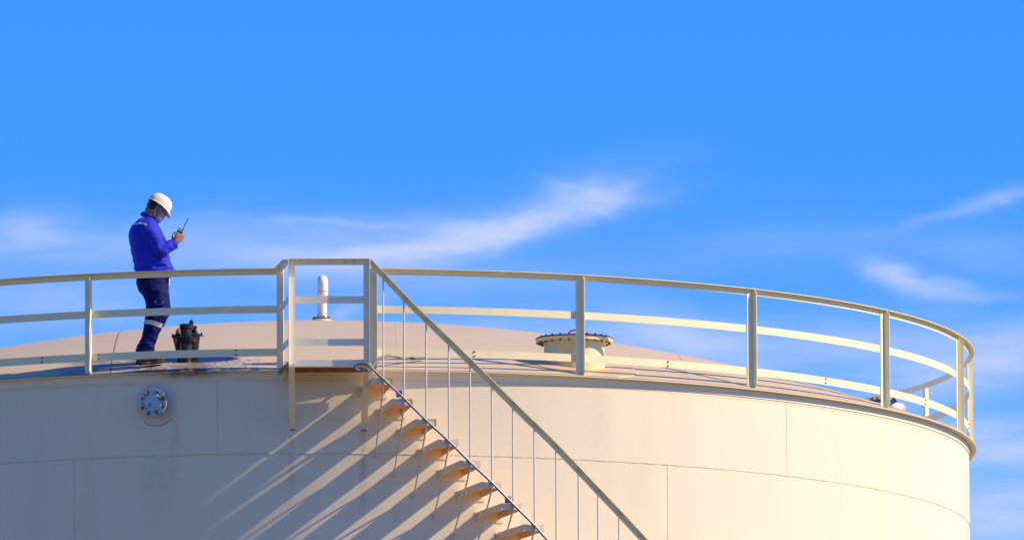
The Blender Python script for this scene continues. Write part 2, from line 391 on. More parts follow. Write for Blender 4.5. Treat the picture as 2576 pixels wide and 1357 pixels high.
for deg, z0, z1 in ((43.86, -.105, -.8565), (-8.39, -.105, -.8565), (-60.6, -.105, -.8565), (96.1, -.105, -.8565),
                    (30.82, -.8565, -2.75), (-20.78, -.8565, -2.75), (82.4, -.8565, -2.75), (-72.4, -.8565, -2.75)):
    k = 40; bead_line([pt(deg, WALL, z0+(z1-z0)*i/k) for i in range(k+1)], [er(deg)]*(k+1), .005, shell2_m, 'weld_seam')
roofw_m = mat('roof weld paint', (.56, .43, .33), .6, .2, 10)
tar_m = mat('dark roof joint', (.20, .15, .13), .7, .3, 10)
def radial_seam(a0, a1, r0, r1, rad, mm):
    k = 60; P = []; Q = []
    for i in range(k+1):
        f = i/k; a = a0+(a1-a0)*f; r = r0+(r1-r0)*f; P.append(pt(a, r, dome(r)+.003)); Q.append((er(a)*(2*DOME_H*r/RIM**2)+Vector((0, 0, 1))).normalized())
    return bead_line(P, Q, rad, mm, 'roof_seam')
def plate_seam(x, y0, y1, rad, mm, lean=0.0):
    P = []; Q = []
    for i in range(71):
        y = y0+(y1-y0)*i/70; xx = x+lean*(y-y0)
        P.append(on_roof(xx, y)+ZV*.003); Q.append(Vector((xx*.05, y*.05, 1)).normalized())
    return bead_line(P, Q, rad, mm, 'roof_seam')
plate_seam(-2.13, -6.76, 4.0, .007, tar_m, .012)
plate_seam(.82, -7.04, 4.0, .0045, roofw_m)
plate_seam(3.84, -5.95, 4.0, .006, roofw_m, -.012)
plate_seam(6.0, -3.75, 3.0, .006, roofw_m)
for a0, a1, yy in ((-2.13, .82, -6.15), (.82, 3.84, -5.2), (3.84, 6.0, -2.4), (-5.0, -2.13, -4.6)):
    P = []; Q = []
    for i in range(41):
        x = a0+(a1-a0)*i/40; P.append(on_roof(x, yy)+ZV*.003); Q.append(Vector((x*.05, yy*.05, 1)).normalized())
    bead_line(P, Q, .0045, roofw_m, 'roof_seam')

# ------------------------------------------------------------------ guardrail round the rim
gr = thing('guardrail', (0, 0, Z0), 'cream steel guardrail with two curved flat bars and angle posts around the tank rim', 'guardrail')
A0, A1 = 4.35, 360-3.0
def wob(n=0): return 0
L0 = RR-.060
b = MB(); b.arc([(L0, .988), (L0+.006, .988), (L0+.006, 1.0445), (RR, 1.0445), (RR, 1.0505), (L0, 1.0505)], A0, A1, .8)
b.build('top_rail', rail_m, gr)
b = MB(); b.arc([(L0-.001, .595), (L0+.005, .595), (L0+.005, .6705), (L0-.001, .6705)], A0, A1, .8); b.build('mid_rail', rail_m, gr)
b = MB(); b.arc([(L0-.001, .150), (L0+.005, .150), (L0+.005, .228), (L0-.001, .228)], A0, A1, .8); tb = b.build('toe_board', rail_m, gr)
def post(deg, sgn, zt=1.0435, zb=.0012):
    # angle iron: tangential leg facing out, radial leg with clipped corners at its sgn side
    c = pt(deg, L0+.0075, 0); e, t = er(deg), et(deg)*sgn; w = .074; b = MB()
    zb0 = zb
    p = [c-t*w/2, c+t*w/2, c+t*w/2+e*.006, c-t*w/2+e*.006]
    b.hexa([q+Vector((0, 0, zb0)) for q in p]+[q+Vector((0, 0, zt)) for q in p])
    o = c+t*(w/2-.0055)+e*.0063; d = .066
    prof = [(0, zb0), (d-.034, zb0), (d, zb0+.05), (d, zt-.048), (d-.034, zt), (0, zt)]
    b.loft([[o+t*.0062*k+e*x+Vector((0, 0, z)) for x, z in prof] for k in (0, 1)])
    return b.build('post', post_m, gr)
for deg in (-19.52,): post(deg, 1)
post(-3.12, 1)
post(4.62, 1)
for deg in (22.4, 39.5, 57.35, 75.6, 92.2, 108.7, 126, 143, 160, 177, 194, 211, 228, 245, 262, 279, 296, 313, 325.4): post(deg, 1)
# splice bolts in pairs on the toe board
bb = MB(); bb.tube([(0, -.002, 0), (0, .010, 0)], .0085, 6); bp = bb.build('bolt', bolt_m); ms = []
for deg in (-41, -23.74, -18.61, -6.82, 13.18, 30.88, 48.81, 65.88, 83.48, 100):
    for dz in (.213, .168):
        e = er(deg); M = Matrix.Translation(e*(L0+.005)+Vector((0, 0, dz))) @ Matrix.Rotation(R_(deg)+PI, 4, 'Z'); ms.append(M)
copies(bp, tb, ms)
# a few drips of rust below splice bolts
# ------------------------------------------------------------------ stair landing in front of the rim
FY = -7.815
la = thing('stair_landing', (.11, FY, Z0), 'boxed cream steel landing with tall railing at the head of the stairs', 'landing')
ZV = Vector((0, 0, 1))
def W_(x, y, z): return Vector((x, y, z+Z0))
XL, XR = -.300, .531
def Lrail(b, a, c, out, h=.062, w=.058, t=.006):
    # L section: vertical leg a->c hanging down, horizontal leg pointing to 'out' at the top
    a = Vector(a); c = Vector(c); out = Vector(out)
    prof = [(0, -h), (t, -h), (t, -t), (w, -t), (w, 0), (0, 0)]
    b.loft([[q+out*x+ZV*z for x, z in prof] for q in (a, c)])
fo = Vector((0, -1, 0))
b = MB(); Lrail(b, W_(XL+.002, FY+.052, 1.049), W_(XR-.002, FY+.052, 1.049), fo); b.build('top_rail', land_m, la)
b = MB(); Lrail(b, W_(-.4, -7.085, 1.0488), W_(XL-.003, FY+.03, 1.0488), (-.99, -.13, 0), w=.05); b.build('top_rail', land_m, la)
for z1, z0, nm in ((.668, .594, 'mid_rail'), (.230, .160, 'toe_board')):
    b = MB(); b.bar(W_(XL+.004, FY+.055, (z0+z1)/2), W_(XR-.004, FY+.055, (z0+z1)/2), ZV, z1-z0, .006); b.build(nm, land_m, la)
    b = MB()
    pts = [(-.392, -7.075), (-.376, -7.20), (-.345, -7.45), (-.310, -7.72), (XL-.004, FY+.045)]
    zoff = [-.0, -.035, -.01, 0, 0] if nm == 'mid_rail' else [0]*5
    b.loft([[W_(x+dx, y, z+dz) for dx, z in ((-.003, z0), (.003, z0), (.003, z1), (-.003, z1))] for (x, y), dz in zip(pts, zoff)])
    b.build(nm, land_m, la)
b = MB()                                   # deck plate
b.hexa([W_(XL+.01, FY+.05, -.008), W_(XR-.01, FY+.05, -.008), W_(.575, -7.121, -.008), W_(-.40, -7.121, -.008),
        W_(XL+.01, FY+.05, .001), W_(XR-.01, FY+.05, .001), W_(.575, -7.121, .001), W_(-.40, -7.121, .001)])
b.build('deck', deck_m, la)
b = MB(); b.box(W_((XL+XR)/2, FY+.047, -.020), (XR-XL-.012, .006, .066)); b.box(W_((XL+XR)/2, FY+.075, -.0545), (XR-XL-.012, .05, .006))
b.build('edge_beam', land_m, la)
for xa, xb in ((-.404, XL+.006), (.579, XR-.006)):
    b = MB(); b.bar(W_(xa, -7.123, -.036), W_(xb, FY+.052, -.036), ZV, .055, .006); b.build('edge_beam', deck_m, la)
b = MB()
for yy in (-7.3, -7.5, -7.66): b.box(W_(.10, yy, -.031), (.83, .006, .045))
b.build('deck_stiffener', deck_m, la)
def lpost(x, sg, foot, zt):
    # angle post whose lower part bends back to the shell
    b = MB(); w, t, d = .0645, .006, .060
    top = W_(x, FY+.044, zt); bend = W_(x, FY+.044, -.035); ft = Vector(foot)
    path = [top, bend, ft]
    for off, sz, axis in (((0), w, 'x'),):
        rings = []
        for i, q in enumerate(path):
            rings.append([q+Vector((a, bq, 0)) for a, bq in ((-w/2, 0), (w/2, 0), (w/2, -t), (-w/2, -t))])
        b.loft(rings)
    # side leg
    rings = []
    for i, q in enumerate(path):
        q = q + Vector((sg*(w/2-t/2-.0003), -t-.0003, 0))
        ex = Vector((0, 0, 0)) if i < 2 else Vector((0, 0, -.065))
        dd = d if i < 2 else d*.62
        rings.append([q+Vector((-t/2, 0, 0))+ex, q+Vector((t/2, 0, 0))+ex, q+Vector((t/2, -dd, 0))+ex, q+Vector((-t/2, -dd, 0))+ex])
    b.loft(rings)
    return b.build('post', land_m, la)
lpost(XL+.033, -1, W_(-.262, -WALL+.035, -.585), 1.042)
lpost(XR-.033, 1, W_(.470, -WALL+.052, -.590), 1.042)
b = MB(); b.box(W_(-.258, -WALL-.004, -.612), (.062, .010, .009)); b.build('foot_weld', rust_m, la)
b = MB(); b.box(W_(.470, -WALL+.010, -.618), (.062, .012, .009)); b.build('foot_weld', rust_m, la)
b = MB(); b.loft([[W_(-.385, -7.13, -.01)+Vector((k, 0, 0)), W_(-.33, -7.55, -.01)+Vector((k, 0, 0)), W_(-.385, -7.12, -.16)+Vector((k, 0, 0))] for k in (0, .006)])
b.build('gusset', land_m, la)

# ------------------------------------------------------------------ stairs
st = thing('staircase', pt(4, 7.4, -.2), 'cream steel stairs of single plate treads curving down around the tank wall', 'staircase')
TL = [4.02, 5.53, 7.30, 9.00, 10.66, 12.26, 13.82, 15.56]
TZ = [-.178, -.388, -.592, -.798, -1.008, -1.222, -1.437, -1.645]
while len(TL) < 13: TL.append(TL[-1]+1.66); TZ.append(TZ[-1]-.2095)
LR = RIM+.70
def tread_mesh():
    b = MB(); wo, wi, h, t = .2125, .262, .066, .006    # widths at outer end and at the wall
    L = LR-WALL-.001
    # local frame: x tangential (0 at the left outer corner), y inward, z up; left side slants out towards the wall
    pl = [(0, 0), (wo, 0), (wo-.012, L), (-.05+.012, L)]
    b.hexa([Vector((x, y, -t)) for x, y in pl]+[Vector((x, y, 0)) for x, y in pl])
    def skirt(a, c):
        a = Vector((*a, 0)); c = Vector((*c, 0)); d = (c-a).normalized(); n = Vector((-d.y, d.x, 0))*t
        b.hexa([a+ZV*-h, c+ZV*-h, c+n+ZV*-h, a+n+ZV*-h, a-ZV*(t+.0003), c-ZV*(t+.0003), c+n-ZV*(t+.0003), a+n-ZV*(t+.0003)])
    skirt((0, 0), (wo, 0)); skirt((wo-.0005, t+.0005), (wo-.0125, L)); skirt((-.038, L), (0.0005, t+.0005))
    return b
tm = tread_mesh().build('tread', tread_m, None)
bounce_m = mat('bounce tint with rust', (.74, .36, .13), .75, .25, 14, rust=.5, rust_scale=14, rust_lo=.55)  # warm bounce light painted on panels under the treads, plus rust patches
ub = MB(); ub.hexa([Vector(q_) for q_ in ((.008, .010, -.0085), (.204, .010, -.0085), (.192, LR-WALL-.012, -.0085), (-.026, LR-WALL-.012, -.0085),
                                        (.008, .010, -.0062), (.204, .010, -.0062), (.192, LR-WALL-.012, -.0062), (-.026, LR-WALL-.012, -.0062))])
um = ub.build('bounce_tint_panel', bounce_m, None)
pb = MB(); pb.box((.085, LR-WALL-.005, -.055), (.295, .008, .105)); pm = pb.build('mounting_plate', tread_m, None)
yb = MB(); yb.box((.142, -.0015, -.003), (.145, .004, .010)); yb.box((.2105, -.0018, -.033), (.009, .005, .050)); yb.box((.2140, .10, -.004), (.004, .2, .012))
ym = yb.build('yellow_edging', yellow_m, None)
so_ = st.location
for i, (a, z) in enumerate(zip(TL, TZ)):
    p = pt(a, LR, z)-so_; mid = a+.8
    M = Matrix.Translation(p) @ Matrix.Rotation(R_(mid), 4, 'Z')
    if i == 0: t_, p_, y_ = tm, pm, ym
    else:
        t_ = tm.copy(); p_ = pm.copy(); COL.objects.link(t_); COL.objects.link(p_)
        y_ = ym.copy() if i < 3 else None
        if y_: COL.objects.link(y_)
    t_.parent = st; t_.matrix_basis = M
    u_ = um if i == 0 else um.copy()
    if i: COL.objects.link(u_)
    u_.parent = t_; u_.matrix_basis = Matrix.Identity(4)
    p_.parent = t_; p_.matrix_basis = Matrix.Identity(4)
    if y_:
        y_.parent = t_; y_.matrix_basis = Matrix.Identity(4)
        if i: y_.scale = (1, 1, 1)
# handrail: L section following the measured line
RA = [(3.95, 1.044), (7.05, .601), (10.44, .164), (12.67, -.125), (15.47, -.485), (17.51, -.735), (21.16, -1.21), (25.48, -1.762), (29.5, -2.27)]
def rail_z(a):
    for (a0, z0), (a1, z1) in zip(RA, RA[1:]):
        if a <= a1: return z0+(z1-z0)*(a-a0)/(a1-a0)
    return RA[-1][1]
HR = RIM+.745
b = MB(); rings = []
k = 60
for i in range(k+1):
    a = RA[0][0]+(RA[-1][0]-RA[0][0])*i/k
    z = rail_z(a)
    prof = [(-.052, -.078), (-.046, -.078), (-.046, -.008), (0, -.008), (0, 0), (-.052, 0)]
    rings.append([pt(a, HR+x, z+y) for x, y in prof])
b.loft(rings); b.build('handrail', rail_m, st, smooth=True, auto=20)
BA = [4.88, 6.42, 8.10, 9.80, 11.42, 13.07, 14.71, 16.37, 18.07, 19.84, 21.41, 23.13, 24.86, 26.5]
for i, a in enumerate(BA):
    zb = -.270-.2040*(i if i < 5 else i*1.012); zt = rail_z(a)-.020
    foot = a-.15; zf = zb-.632
    w1 = .006*noise.noise(Vector((i*3.3, 0, 0))); w2 = .006*noise.noise(Vector((i*3.3, 7, 0)))
    r0 = LR+.008
    pts = [pt(a+w2*3, r0+.002, zt), pt(a+w1*8, r0, zt-.3+w1), pt(a+w2*6, r0, (zt+zb)/2), pt(a+w1*5, r0, zb+.16), pt(a, r0, zb+.012),
           pt(a-.01, r0-.012, zb-.012), pt(a-.03+w1*4, r0-.16, zb-.14), pt(a-.07-w2*4, r0-.42, zb-.37), pt(foot, WALL-.002, zf)]
    b = MB(); b.tube(pts, .0088, 10); b.build('baluster', bal_m, st, smooth=True)
# conduit and its clamps
co = thing('conduit_pipe', pt(3.85, LR, -.06), 'thin grey conduit looped at the landing and running down the stair edge', 'conduit')
CP = [(3.85, -.061), (6.25, -.366), (8.06, -.606), (10.0, -.845), (11.41, -1.031), (12.99, -1.225), (14.57, -1.433), (16.29, -1.653), (17.36, -1.806), (24, -2.68)]
def dense(P, n=8):
    out = []
    for i in range(len(P)-1):
        p0 = P[max(i-1, 0)]; p1 = P[i]; p2 = P[i+1]; p3 = P[min(i+2, len(P)-1)]
        for k in range(n):
            f = k/n; out.append(.5*((2*p1)+(p2-p0)*f+(2*p0-5*p1+4*p2-p3)*f*f+(3*p1-p0-3*p2+p3)*f**3))
    out.append(P[-1]); return out
b = MB(); rc = RIM+.724
b.tube(dense([pt(a, rc, z) for a, z in CP], 4), .0135, 10); b.build('pipe', cond_m, co, smooth=True)
def sp(px, py, y): # photo measure to a point in the plane y
    X = (px-2048-4.0*0)/48393.67; dY = y+CAM_D
    return None
b = MB()
hook = [(0.527, -7.855, -.055), (.49, -7.86, -.036), (.44, -7.86, -.034), (.395, -7.86, -.052), (.378, -7.86, -.078), (.40, -7.86, -.100), (.45, -7.83, -.094),
        (.52, -7.77, -.098), (.548, -7.66, -.070), (.575, -7.42, .018), (.632, -7.21, .098), (.69, -7.09, .134), (.76, -6.98, .157), (.9, -6.8, .152), (1.1, -6.6, .185)]
b.tube(dense([W_(*q) for q in hook], 6), .0150, 10); b.build('flexible_hose', mat('grey hose', (.16, .16, .17), .6, .1, 30, bump=.5, bscale=150), co, smooth=True)
b = MB(); b.tube([W_(.512, -7.857, -.042), W_(.548, -7.857, -.075)], .021, 12); b.build('coupling', metal_m, co, smooth=True)
for a0, a1, zt in ((5.84, 6.30, -.300), (14.07, 14.55, -1.363)):
    b = MB(); b.box(pt((a0+a1)/2, rc-.022, zt-.036), (.062, .006, .072), Matrix.Rotation(R_(a0), 3, 'Z')); b.build('clamp_plate', clampm, co)

# ------------------------------------------------------------------ blind flange on the shell
no = thing('blind_flange', pt(-13.6, WALL, -.32), 'round bolted blank cover on a short nozzle in the shaded tank wall', 'pipe flange')
ND = -13.6
Mn = Matrix.Rotation(R_(ND), 3, 'Z') @ Matrix.Rotation(PI/2, 3, 'X')     # local z -> outward
c0 = pt(ND, WALL, -.322)
b = MB(); b.lathe(c0, [(.222, -.03), (.222, .004), (.217, .008), (.0, .0085)], 64, Mn, cap=False); b.build('reinforcing_pad', mat('darker pad paint', (.69, .61, .47), .5, .12, 6), no, smooth=True)  # pad slightly darker than the shell paint
b = MB(); b.lathe(c0, [(.075, 0), (.075, .10)], 40, Mn); b.build('nozzle_neck', oilb_shade_m, no, smooth=True)  # dark tone on neck and flange painted for the shadow behind the cover
b = MB(); b.lathe(c0, [(.10, .098), (.140, .098), (.140, .118), (.10, .118)], 56, Mn); b.build('nozzle_flange', oilb_shade_m, no, smooth=True)
b = MB(); b.lathe(c0, [(.141, .1195), (.141, .136), (.139, .139), (.094, .1395), (.090, .150), (.086, .1525), (.0, .153)], 64, Mn, cap=False)
cov = b.build('cover', noz_m, no, smooth=True, auto=30)
rgm = mat('rusty joint line', (.30, .17, .08), .6, .5, 30, rust=.8, rust_scale=20, rust_lo=.5)
b = MB(); b.lathe(c0, [(.0925, .1396), (.0975, .1396), (.0955, .1435), (.0920, .1435)], 64, Mn); b.build('raised_rim', rgm, cov, smooth=True)
b = MB(); b.lathe((0, 0, 0), [(.0155, .118), (.0155, .153), (.012, .157)], 6); b.tube([(0, 0, .09), (0, 0, .16)], .007, 8)
bo = b.build('bolt', bolt_m)
lc = c0-no.location
copies(bo, cov, [Matrix.Translation(lc) @ Mn.to_4x4() @ Matrix.Translation((.118*math.cos(R_(22.5+45*i)), .118*math.sin(R_(22.5+45*i)), 0)) for i in range(8)])
# cracked paint line under the pad
b = MB(); rings = []
for i in range(41):
    a = R_(-125+80*i/40); k = .0035*(1+.8*noise.noise(Vector((i*.4, 0, 0)))); rr_ = .2205
    p = c0+Mn @ Vector((rr_*math.cos(a), rr_*math.sin(a), .002)); rd = Mn @ Vector((math.cos(a), math.sin(a), 0)); nz = Mn @ Vector((0, 0, 1))
    rings.append([p+rd*k, p+nz*k*2.2, p-rd*k])
b.loft(rings); b.build('pad_weld', rgm, no)

# ------------------------------------------------------------------ manhole on the roof
MC = on_roof(2.652, -5.965)
mh = thing('roof_manhole', MC, 'wide cream roof manhole with rusty bolted lid behind the railing', 'manhole')
LZ = Z0+.455
b = MB(); b.lathe((MC.x, MC.y, 0), [(.315, Z0-.05+.05), (.315, LZ-.03)], 64, cap=False); b.build('neck', neck_m, mh, smooth=True)
b = MB(); b.lathe((MC.x, MC.y, LZ), [(.30, -.032), (.398, -.036), (.398, -.004), (.30, -.004)], 72); fl = b.build('flange', flange_m, mh, smooth=True)
b = MB(); b.lathe((MC.x, MC.y, LZ), [(.0, -.0025), (.400, -.0025), (.403, .004), (.398, .012), (.0, .014)], 72, cap=False); ld = b.build('lid', lid_m, mh, smooth=True)
b = MB(); b.tube([(0, 0, -.052), (0, 0, .030)], .0085, 8); b.lathe((0, 0, 0), [(.0125, .0125), (.0125, .024)], 6); b.lathe((0, 0, 0), [(.0125, -.049), (.0125, -.037)], 6)
bo = b.build('bolt', bolt_m)
copies(bo, fl, [Matrix.Translation(Vector((MC.x, MC.y, LZ))-mh.location) @ Matrix.Translation((.362*math.cos(2*PI*(i+.35)/24), .362*math.sin(2*PI*(i+.35)/24), 0)) for i in range(24)])
b = MB(); h0 = Vector((MC.x-.045, MC.y-.05, LZ)); b.tube([h0, h0+ZV*.075, h0+Vector((.006, 0, .084)), h0+Vector((.115, .0, .112)), h0+Vector((.122, 0, .105)), h0+Vector((.122, 0, 0))], .0105, 10)
b.build('handle', mat('rusty orange handle', (.62, .33, .15), .6, .3, 20, rust=.5, rust_scale=20, rust_lo=.5), ld, smooth=True)
b = MB(); rings = []                                   # reinforcing pad that follows the roof
for rr_ in (.0, .40, .57, .575):
    ring = []
    for k in range(72):
        x = MC.x+.05+rr_*1.05*math.cos(2*PI*k/72); y = MC.y+rr_*math.sin(2*PI*k/72)
        r_ = math.hypot(x, y)
        if r_ > RIM-.02: x *= (RIM-.02)/r_; y *= (RIM-.02)/r_
        ring.append(on_roof(x, y)+ZV*(.011 if rr_ < .573 else .003))
    rings.append(ring)
b.loft(rings, cap=False); b.build('base_pad', roof_m, mh, smooth=True)
for o_ in mh.children:
    if o_.name.startswith('base_pad'):
        for v_ in o_.data.vertices: v_.co += mh.location
        o_.location = -mh.location

# ------------------------------------------------------------------ gooseneck vent
VC = on_roof(.045, -2.0)
ve = thing('gooseneck_vent', VC, 'white gooseneck vent pipe on a rusty flange near the top of the roof', 'vent pipe')
b = MB(); pr = .0525
pts = [VC+Vector((0, .02, 0)), VC+Vector((0, .02, .30)), VC+Vector((0, .02, .375))]
rad = [pr, pr, pr]
for i in range(1, 13):
    a = PI*i/12; pts.append(VC+Vector((.009*(1-math.cos(a))/2, .02-.075*(1-math.cos(a)), .375+.062*math.sin(a)))); rad.append(pr+.004*i/12)
pts += [VC+Vector((.009, -.13, .33)), VC+Vector((.009, -.13, .265))]; rad += [.0565, .0565]
b.tube(pts, rad, 28); b.build('pipe', vent_m, ve, smooth=True)
b = MB(); b.tube([VC+Vector((.009, -.13, .2995)), VC+Vector((.009, -.13, .3035))], .0580, 28); b.build('weld_ring', rust_m, ve, smooth=True)
b = MB(); b.lathe(VC+Vector((0, .02, 0)), [(.0, .0), (.099, .0), (.099, .024), (.0, .024)], 40); b.build('flange', flange_m, ve, smooth=True)
b = MB(); b.lathe(VC+Vector((0, .02, .0245)), [(.0, .0), (.103, .0), (.103, .013), (.0, .015)], 40); b.build('rusty_flange', rust_m, ve, smooth=True)
b = MB(); b.lathe((0, 0, 0), [(.013, .036), (.013, .052)], 6); bo = b.build('bolt', rust_m)
copies(bo, ve, [Matrix.Translation((.083*math.cos(2*PI*(i+.3)/8), .02+.083*math.sin(2*PI*(i+.3)/8), 0)) for i in range(8)])

# ------------------------------------------------------------------ stainless hatch on the far side of the roof
FC = on_roof(6.13, -.75)
fh = thing('steel_hatch', FC, 'squat stainless steel hatch with a dark bolted lid at the far right rim', 'hatch')
b = MB(); prof = [(.215, -.05), (.215, .055)]
for i in range(1, 8):
    a = PI/2*i/7; prof.append((.215-.075*(1-math.cos(a)), .055+.085*math.sin(a)))
b.lathe(FC, prof, 56); b.build('body', steel_m, fh, smooth=True)
b = MB(); b.lathe(FC+Vector((-.045, 0, .139)), [(.14, 0), (.15, .003), (.152, .018), (.14, .022)], 48); l2 = b.build('lid', lid_m, fh, smooth=True)
b = MB(); b.lathe((0, 0, 0), [(.010, .0), (.010, .036)], 6); bo = b.build('bolt', lid_m)
copies(bo, l2, [Matrix.Translation((-.045+.13*math.cos(2*PI*i/12), .13*math.sin(2*PI*i/12), .15)) for i in range(12)])

# ------------------------------------------------------------------ oily standing pipe in front of the bucket
GC = on_roof(-1.358, -6.47)
gp = thing('gauge_pipe', GC, 'short oil-blackened standpipe with flange and cap in front of the bucket', 'pipe')
b = MB(); b.lathe(GC, [(.060, -.06), (.060, .195)], 32); b.build('lower_pipe', oilb_shade_m, gp, smooth=True)
b = MB(); b.lathe(GC, [(.03, .192), (.104, .192), (.106, .196), (.106, .214), (.03, .214)], 40)
b.lathe(GC, [(.03, .217), (.106, .217), (.106, .233), (.102, .236), (.03, .236)], 40); fg = b.build('flange', oil_m, gp, smooth=True)
b = MB(); b.lathe((0, 0, 0), [(.011, .178), (.011, .190)], 6); b.lathe((0, 0, 0), [(.011, .237), (.011, .25)], 6); b.tube([(0, 0, .17), (0, 0, .258)], .006, 8)
bo = b.build('bolt', oil_m); copies(bo, fg, [Matrix.Translation((.085*math.cos(2*PI*(i+.5)/8), .085*math.sin(2*PI*(i+.5)/8), 0)) for i in range(8)])
b = MB(); b.lathe(GC, [(.058, .2365), (.058, .335)], 36); b.build('upper_pipe', oilb_shade_m, gp, smooth=True)
b = MB(); b.lathe(GC, [(.056, .322), (.067, .325), (.067, .372), (.062, .378), (0, .380)], 40, cap=False); b.build('cap', oil_m, gp, smooth=True)

BC = on_roof(-1.345, -6.25)
bu = thing('bucket', BC, 'dirty black bucket with raised bail handle on the oily roof behind the pipe', 'bucket')
b = MB(); Mt = Matrix.Rotation(R_(-3), 3, 'Y')
b.lathe(BC, [(.0, .004), (.104, .004), (.107, .010), (.142, .205), (.150, .207), (.152, .222), (.146, .226), (.137, .222), (.136, .205), (.100, .02), (.0, .018)], 48, Mt, cap=False)
b.build('pail', bucket_m, bu, smooth=True)
b = MB(); hp = []
for i in range(21):
    a = PI*i/20; hp.append(BC+Vector((-.152*math.cos(a)+.005, .11*math.sin(a), .222+.03*math.sin(a)-.01)))
hp = [hp[0]+Vector((-.022, 0, .010))]+hp+[hp[-1]+Vector((.014, 0, .012))]
b.tube(hp, .0042, 8); b.build('handle', oil_m, bu, smooth=True)
b = MB(); b.box(BC+Vector((.146, -.02, .235)), (.016, .014, .03)); b.box(BC+Vector((-.148, -.02, .225)), (.02, .014, .02)); b.build('handle_lug', bucket_m, bu, bevel=.002)
T0 = BC+Vector((.032, .03, .03))
tp = thing('grease_tube', T0, 'dark slim tube with a wire tip standing up out of the bucket', 'tube')
b = MB(); b.tube([T0+Vector((0, .0, 0)), T0+Vector((.008, 0, .34))], .023, 16); b.build('barrel', oil_m, tp, smooth=True)
b = MB(); b.tube([T0+Vector((.008, 0, .338)), T0+Vector((.008, 0, .352))], .017, 16); b.build('end_cap', bucket_m, tp, smooth=True)
b = MB(); b.tube([T0+Vector((.008, 0, .35)), T0+Vector((.014, 0, .378))], .0022, 6); b.build('wire_tip', oil_m, tp)
T1 = BC+Vector((.080, .02, .03))
bt = thing('bottle', T1, 'black round shouldered bottle standing in the bucket beside the slim tube', 'bottle')
b = MB(); b.lathe(T1, [(.0, 0), (.026, .002), (.026, .22), (.022, .248), (.016, .262)], 24, cap=False); b.build('bottle_body', oil_m, bt, smooth=True)
b = MB(); b.lathe(T1, [(.017, .262), (.017, .292), (.0, .294)], 20); b.build('bottle_cap', bucket_m, bt, smooth=True)
T2 = BC+Vector((-.072, -.02, .03))
yc = thing('plastic_jug', T2, 'small yellowed plastic jug leaning out of the left side of the bucket', 'jug')
b = MB(); b.lathe(T2, [(.0, 0), (.036, .003), (.038, .18), (.036, .222), (.024, .248), (.012, .262), (0, .264)], 28, Matrix.Rotation(R_(-4), 3, 'Y'), cap=False)
b.build('jug_body', olive_m, yc, smooth=True)
b = MB(); b.lathe(T2, [(.0372, .09), (.0388, .092), (.0392, .15), (.0378, .152)], 28, Matrix.Rotation(R_(-4), 3, 'Y')); b.build('jug_band', oil_m, yc, smooth=True)

# ------------------------------------------------------------------ the worker
F0 = on_roof(-1.757, -6.555)
pe = thing('person', F0, 'worker in blue coveralls and white hard hat looking down at a two-way radio', 'person')
def q(px, py, y=0.0):      # measured silhouette point -> world, standing plane
    return F0+Vector(((px-590)/392.0, y, (1462-py)/392.0+.137*y))
def ell(c, rx, ry, n=28, e=2.3, tilt=0.0, yaw=0.0):
    out = []
    for k in range(n):
        t = 2*PI*k/n; ct, st_ = math.cos(t), math.sin(t)
        x = rx*math.copysign(abs(ct)**(2/e), ct); y = ry*math.copysign(abs(st_)**(2/e), st_)
        v = Vector((x, y, 0)); v.rotate(Matrix.Rotation(yaw, 3, 'Z')); v.rotate(Matrix.Rotation(tilt, 3, 'Y'))
        out.append(Vector(c)+v)
    return out
def rows(data):            # (py, left px, right px, depth radius, y centre)
    return [ell(q((l+r)/2, py, yc_), (r-l)/2/392.0, ry) for py, l, r, ry, yc_ in data]
def fuse(bm_, name, m_, voxel, parent, smooth_it=6, disp=None, nobj=None):
    me = bpy.data.meshes.new(name); me.from_pydata([v-F0 for v in bm_.v], [], bm_.f)
    bm = bmesh.new(); bm.from_mesh(me); bmesh.ops.recalc_face_normals(bm, faces=bm.faces); bm.to_mesh(me); bm.free()
    o = bpy.data.objects.new(name, me); COL.objects.link(o)
    r = o.modifiers.new('r', 'REMESH'); r.mode = 'VOXEL'; r.voxel_size = voxel; r.use_smooth_shade = True
    s = o.modifiers.new('s', 'SMOOTH'); s.iterations = smooth_it; s.factor = .5
    dg = bpy.context.evaluated_depsgraph_get(); dg.update()
    me2 = bpy.data.meshes.new_from_object(o.evaluated_get(dg)); o.modifiers.clear(); o.data = me2; me2.name = name
    if disp:
        nn = [v.normal.copy() for v in me2.vertices]
        for v, n_ in zip(me2.vertices, nn): v.co += n_*disp(v.co, n_)
    me2.materials.clear(); me2.materials.append(m_)
    for p in me2.polygons: p.use_smooth = True
    o.parent = parent; return o
def rid(p, s, w): # ridged wrinkles
    return (1-abs(noise.noise(Vector((p.x*s[0], p.y*s[1], p.z*s[2]))+Vector((w, w*2, 0)))*2.4))
# --- head frame: nose down about 38 degrees, face turned a little away from the viewer
HC = q(633, 822)+Vector((0, -.01, 0))
HM = Matrix.Rotation(R_(14), 3, 'Z') @ Matrix.Rotation(R_(34), 3, 'Y')     # local x forward, z up
def H(x, y, z): return HC+HM @ Vector((x, y, z))
def headring(z, xf, xb, w, n=28, e=2.2):
    c = (xf-xb)/2; rx = (xf+xb)/2; out = []
    for k in range(n):
        t = 2*PI*k/n; ct, st_ = math.cos(t), math.sin(t)
        out.append(H(c+rx*math.copysign(abs(ct)**(2/e), ct), w*math.copysign(abs(st_)**(2/e), st_), z))
    return out
body = MB()
body.loft([headring(*a) for a in ((-.125, .075, -.045, .018), (-.118, .088, -.01, .034), (-.10, .094, .02, .048), (-.07, .096, .05, .060), (-.035, .094, .078, .068), (0, .092, .093, .074),
                                  (.035, .094, .098, .076), (.07, .088, .094, .072), (.10, .066, .074, .056), (.118, .034, .04, .03))])
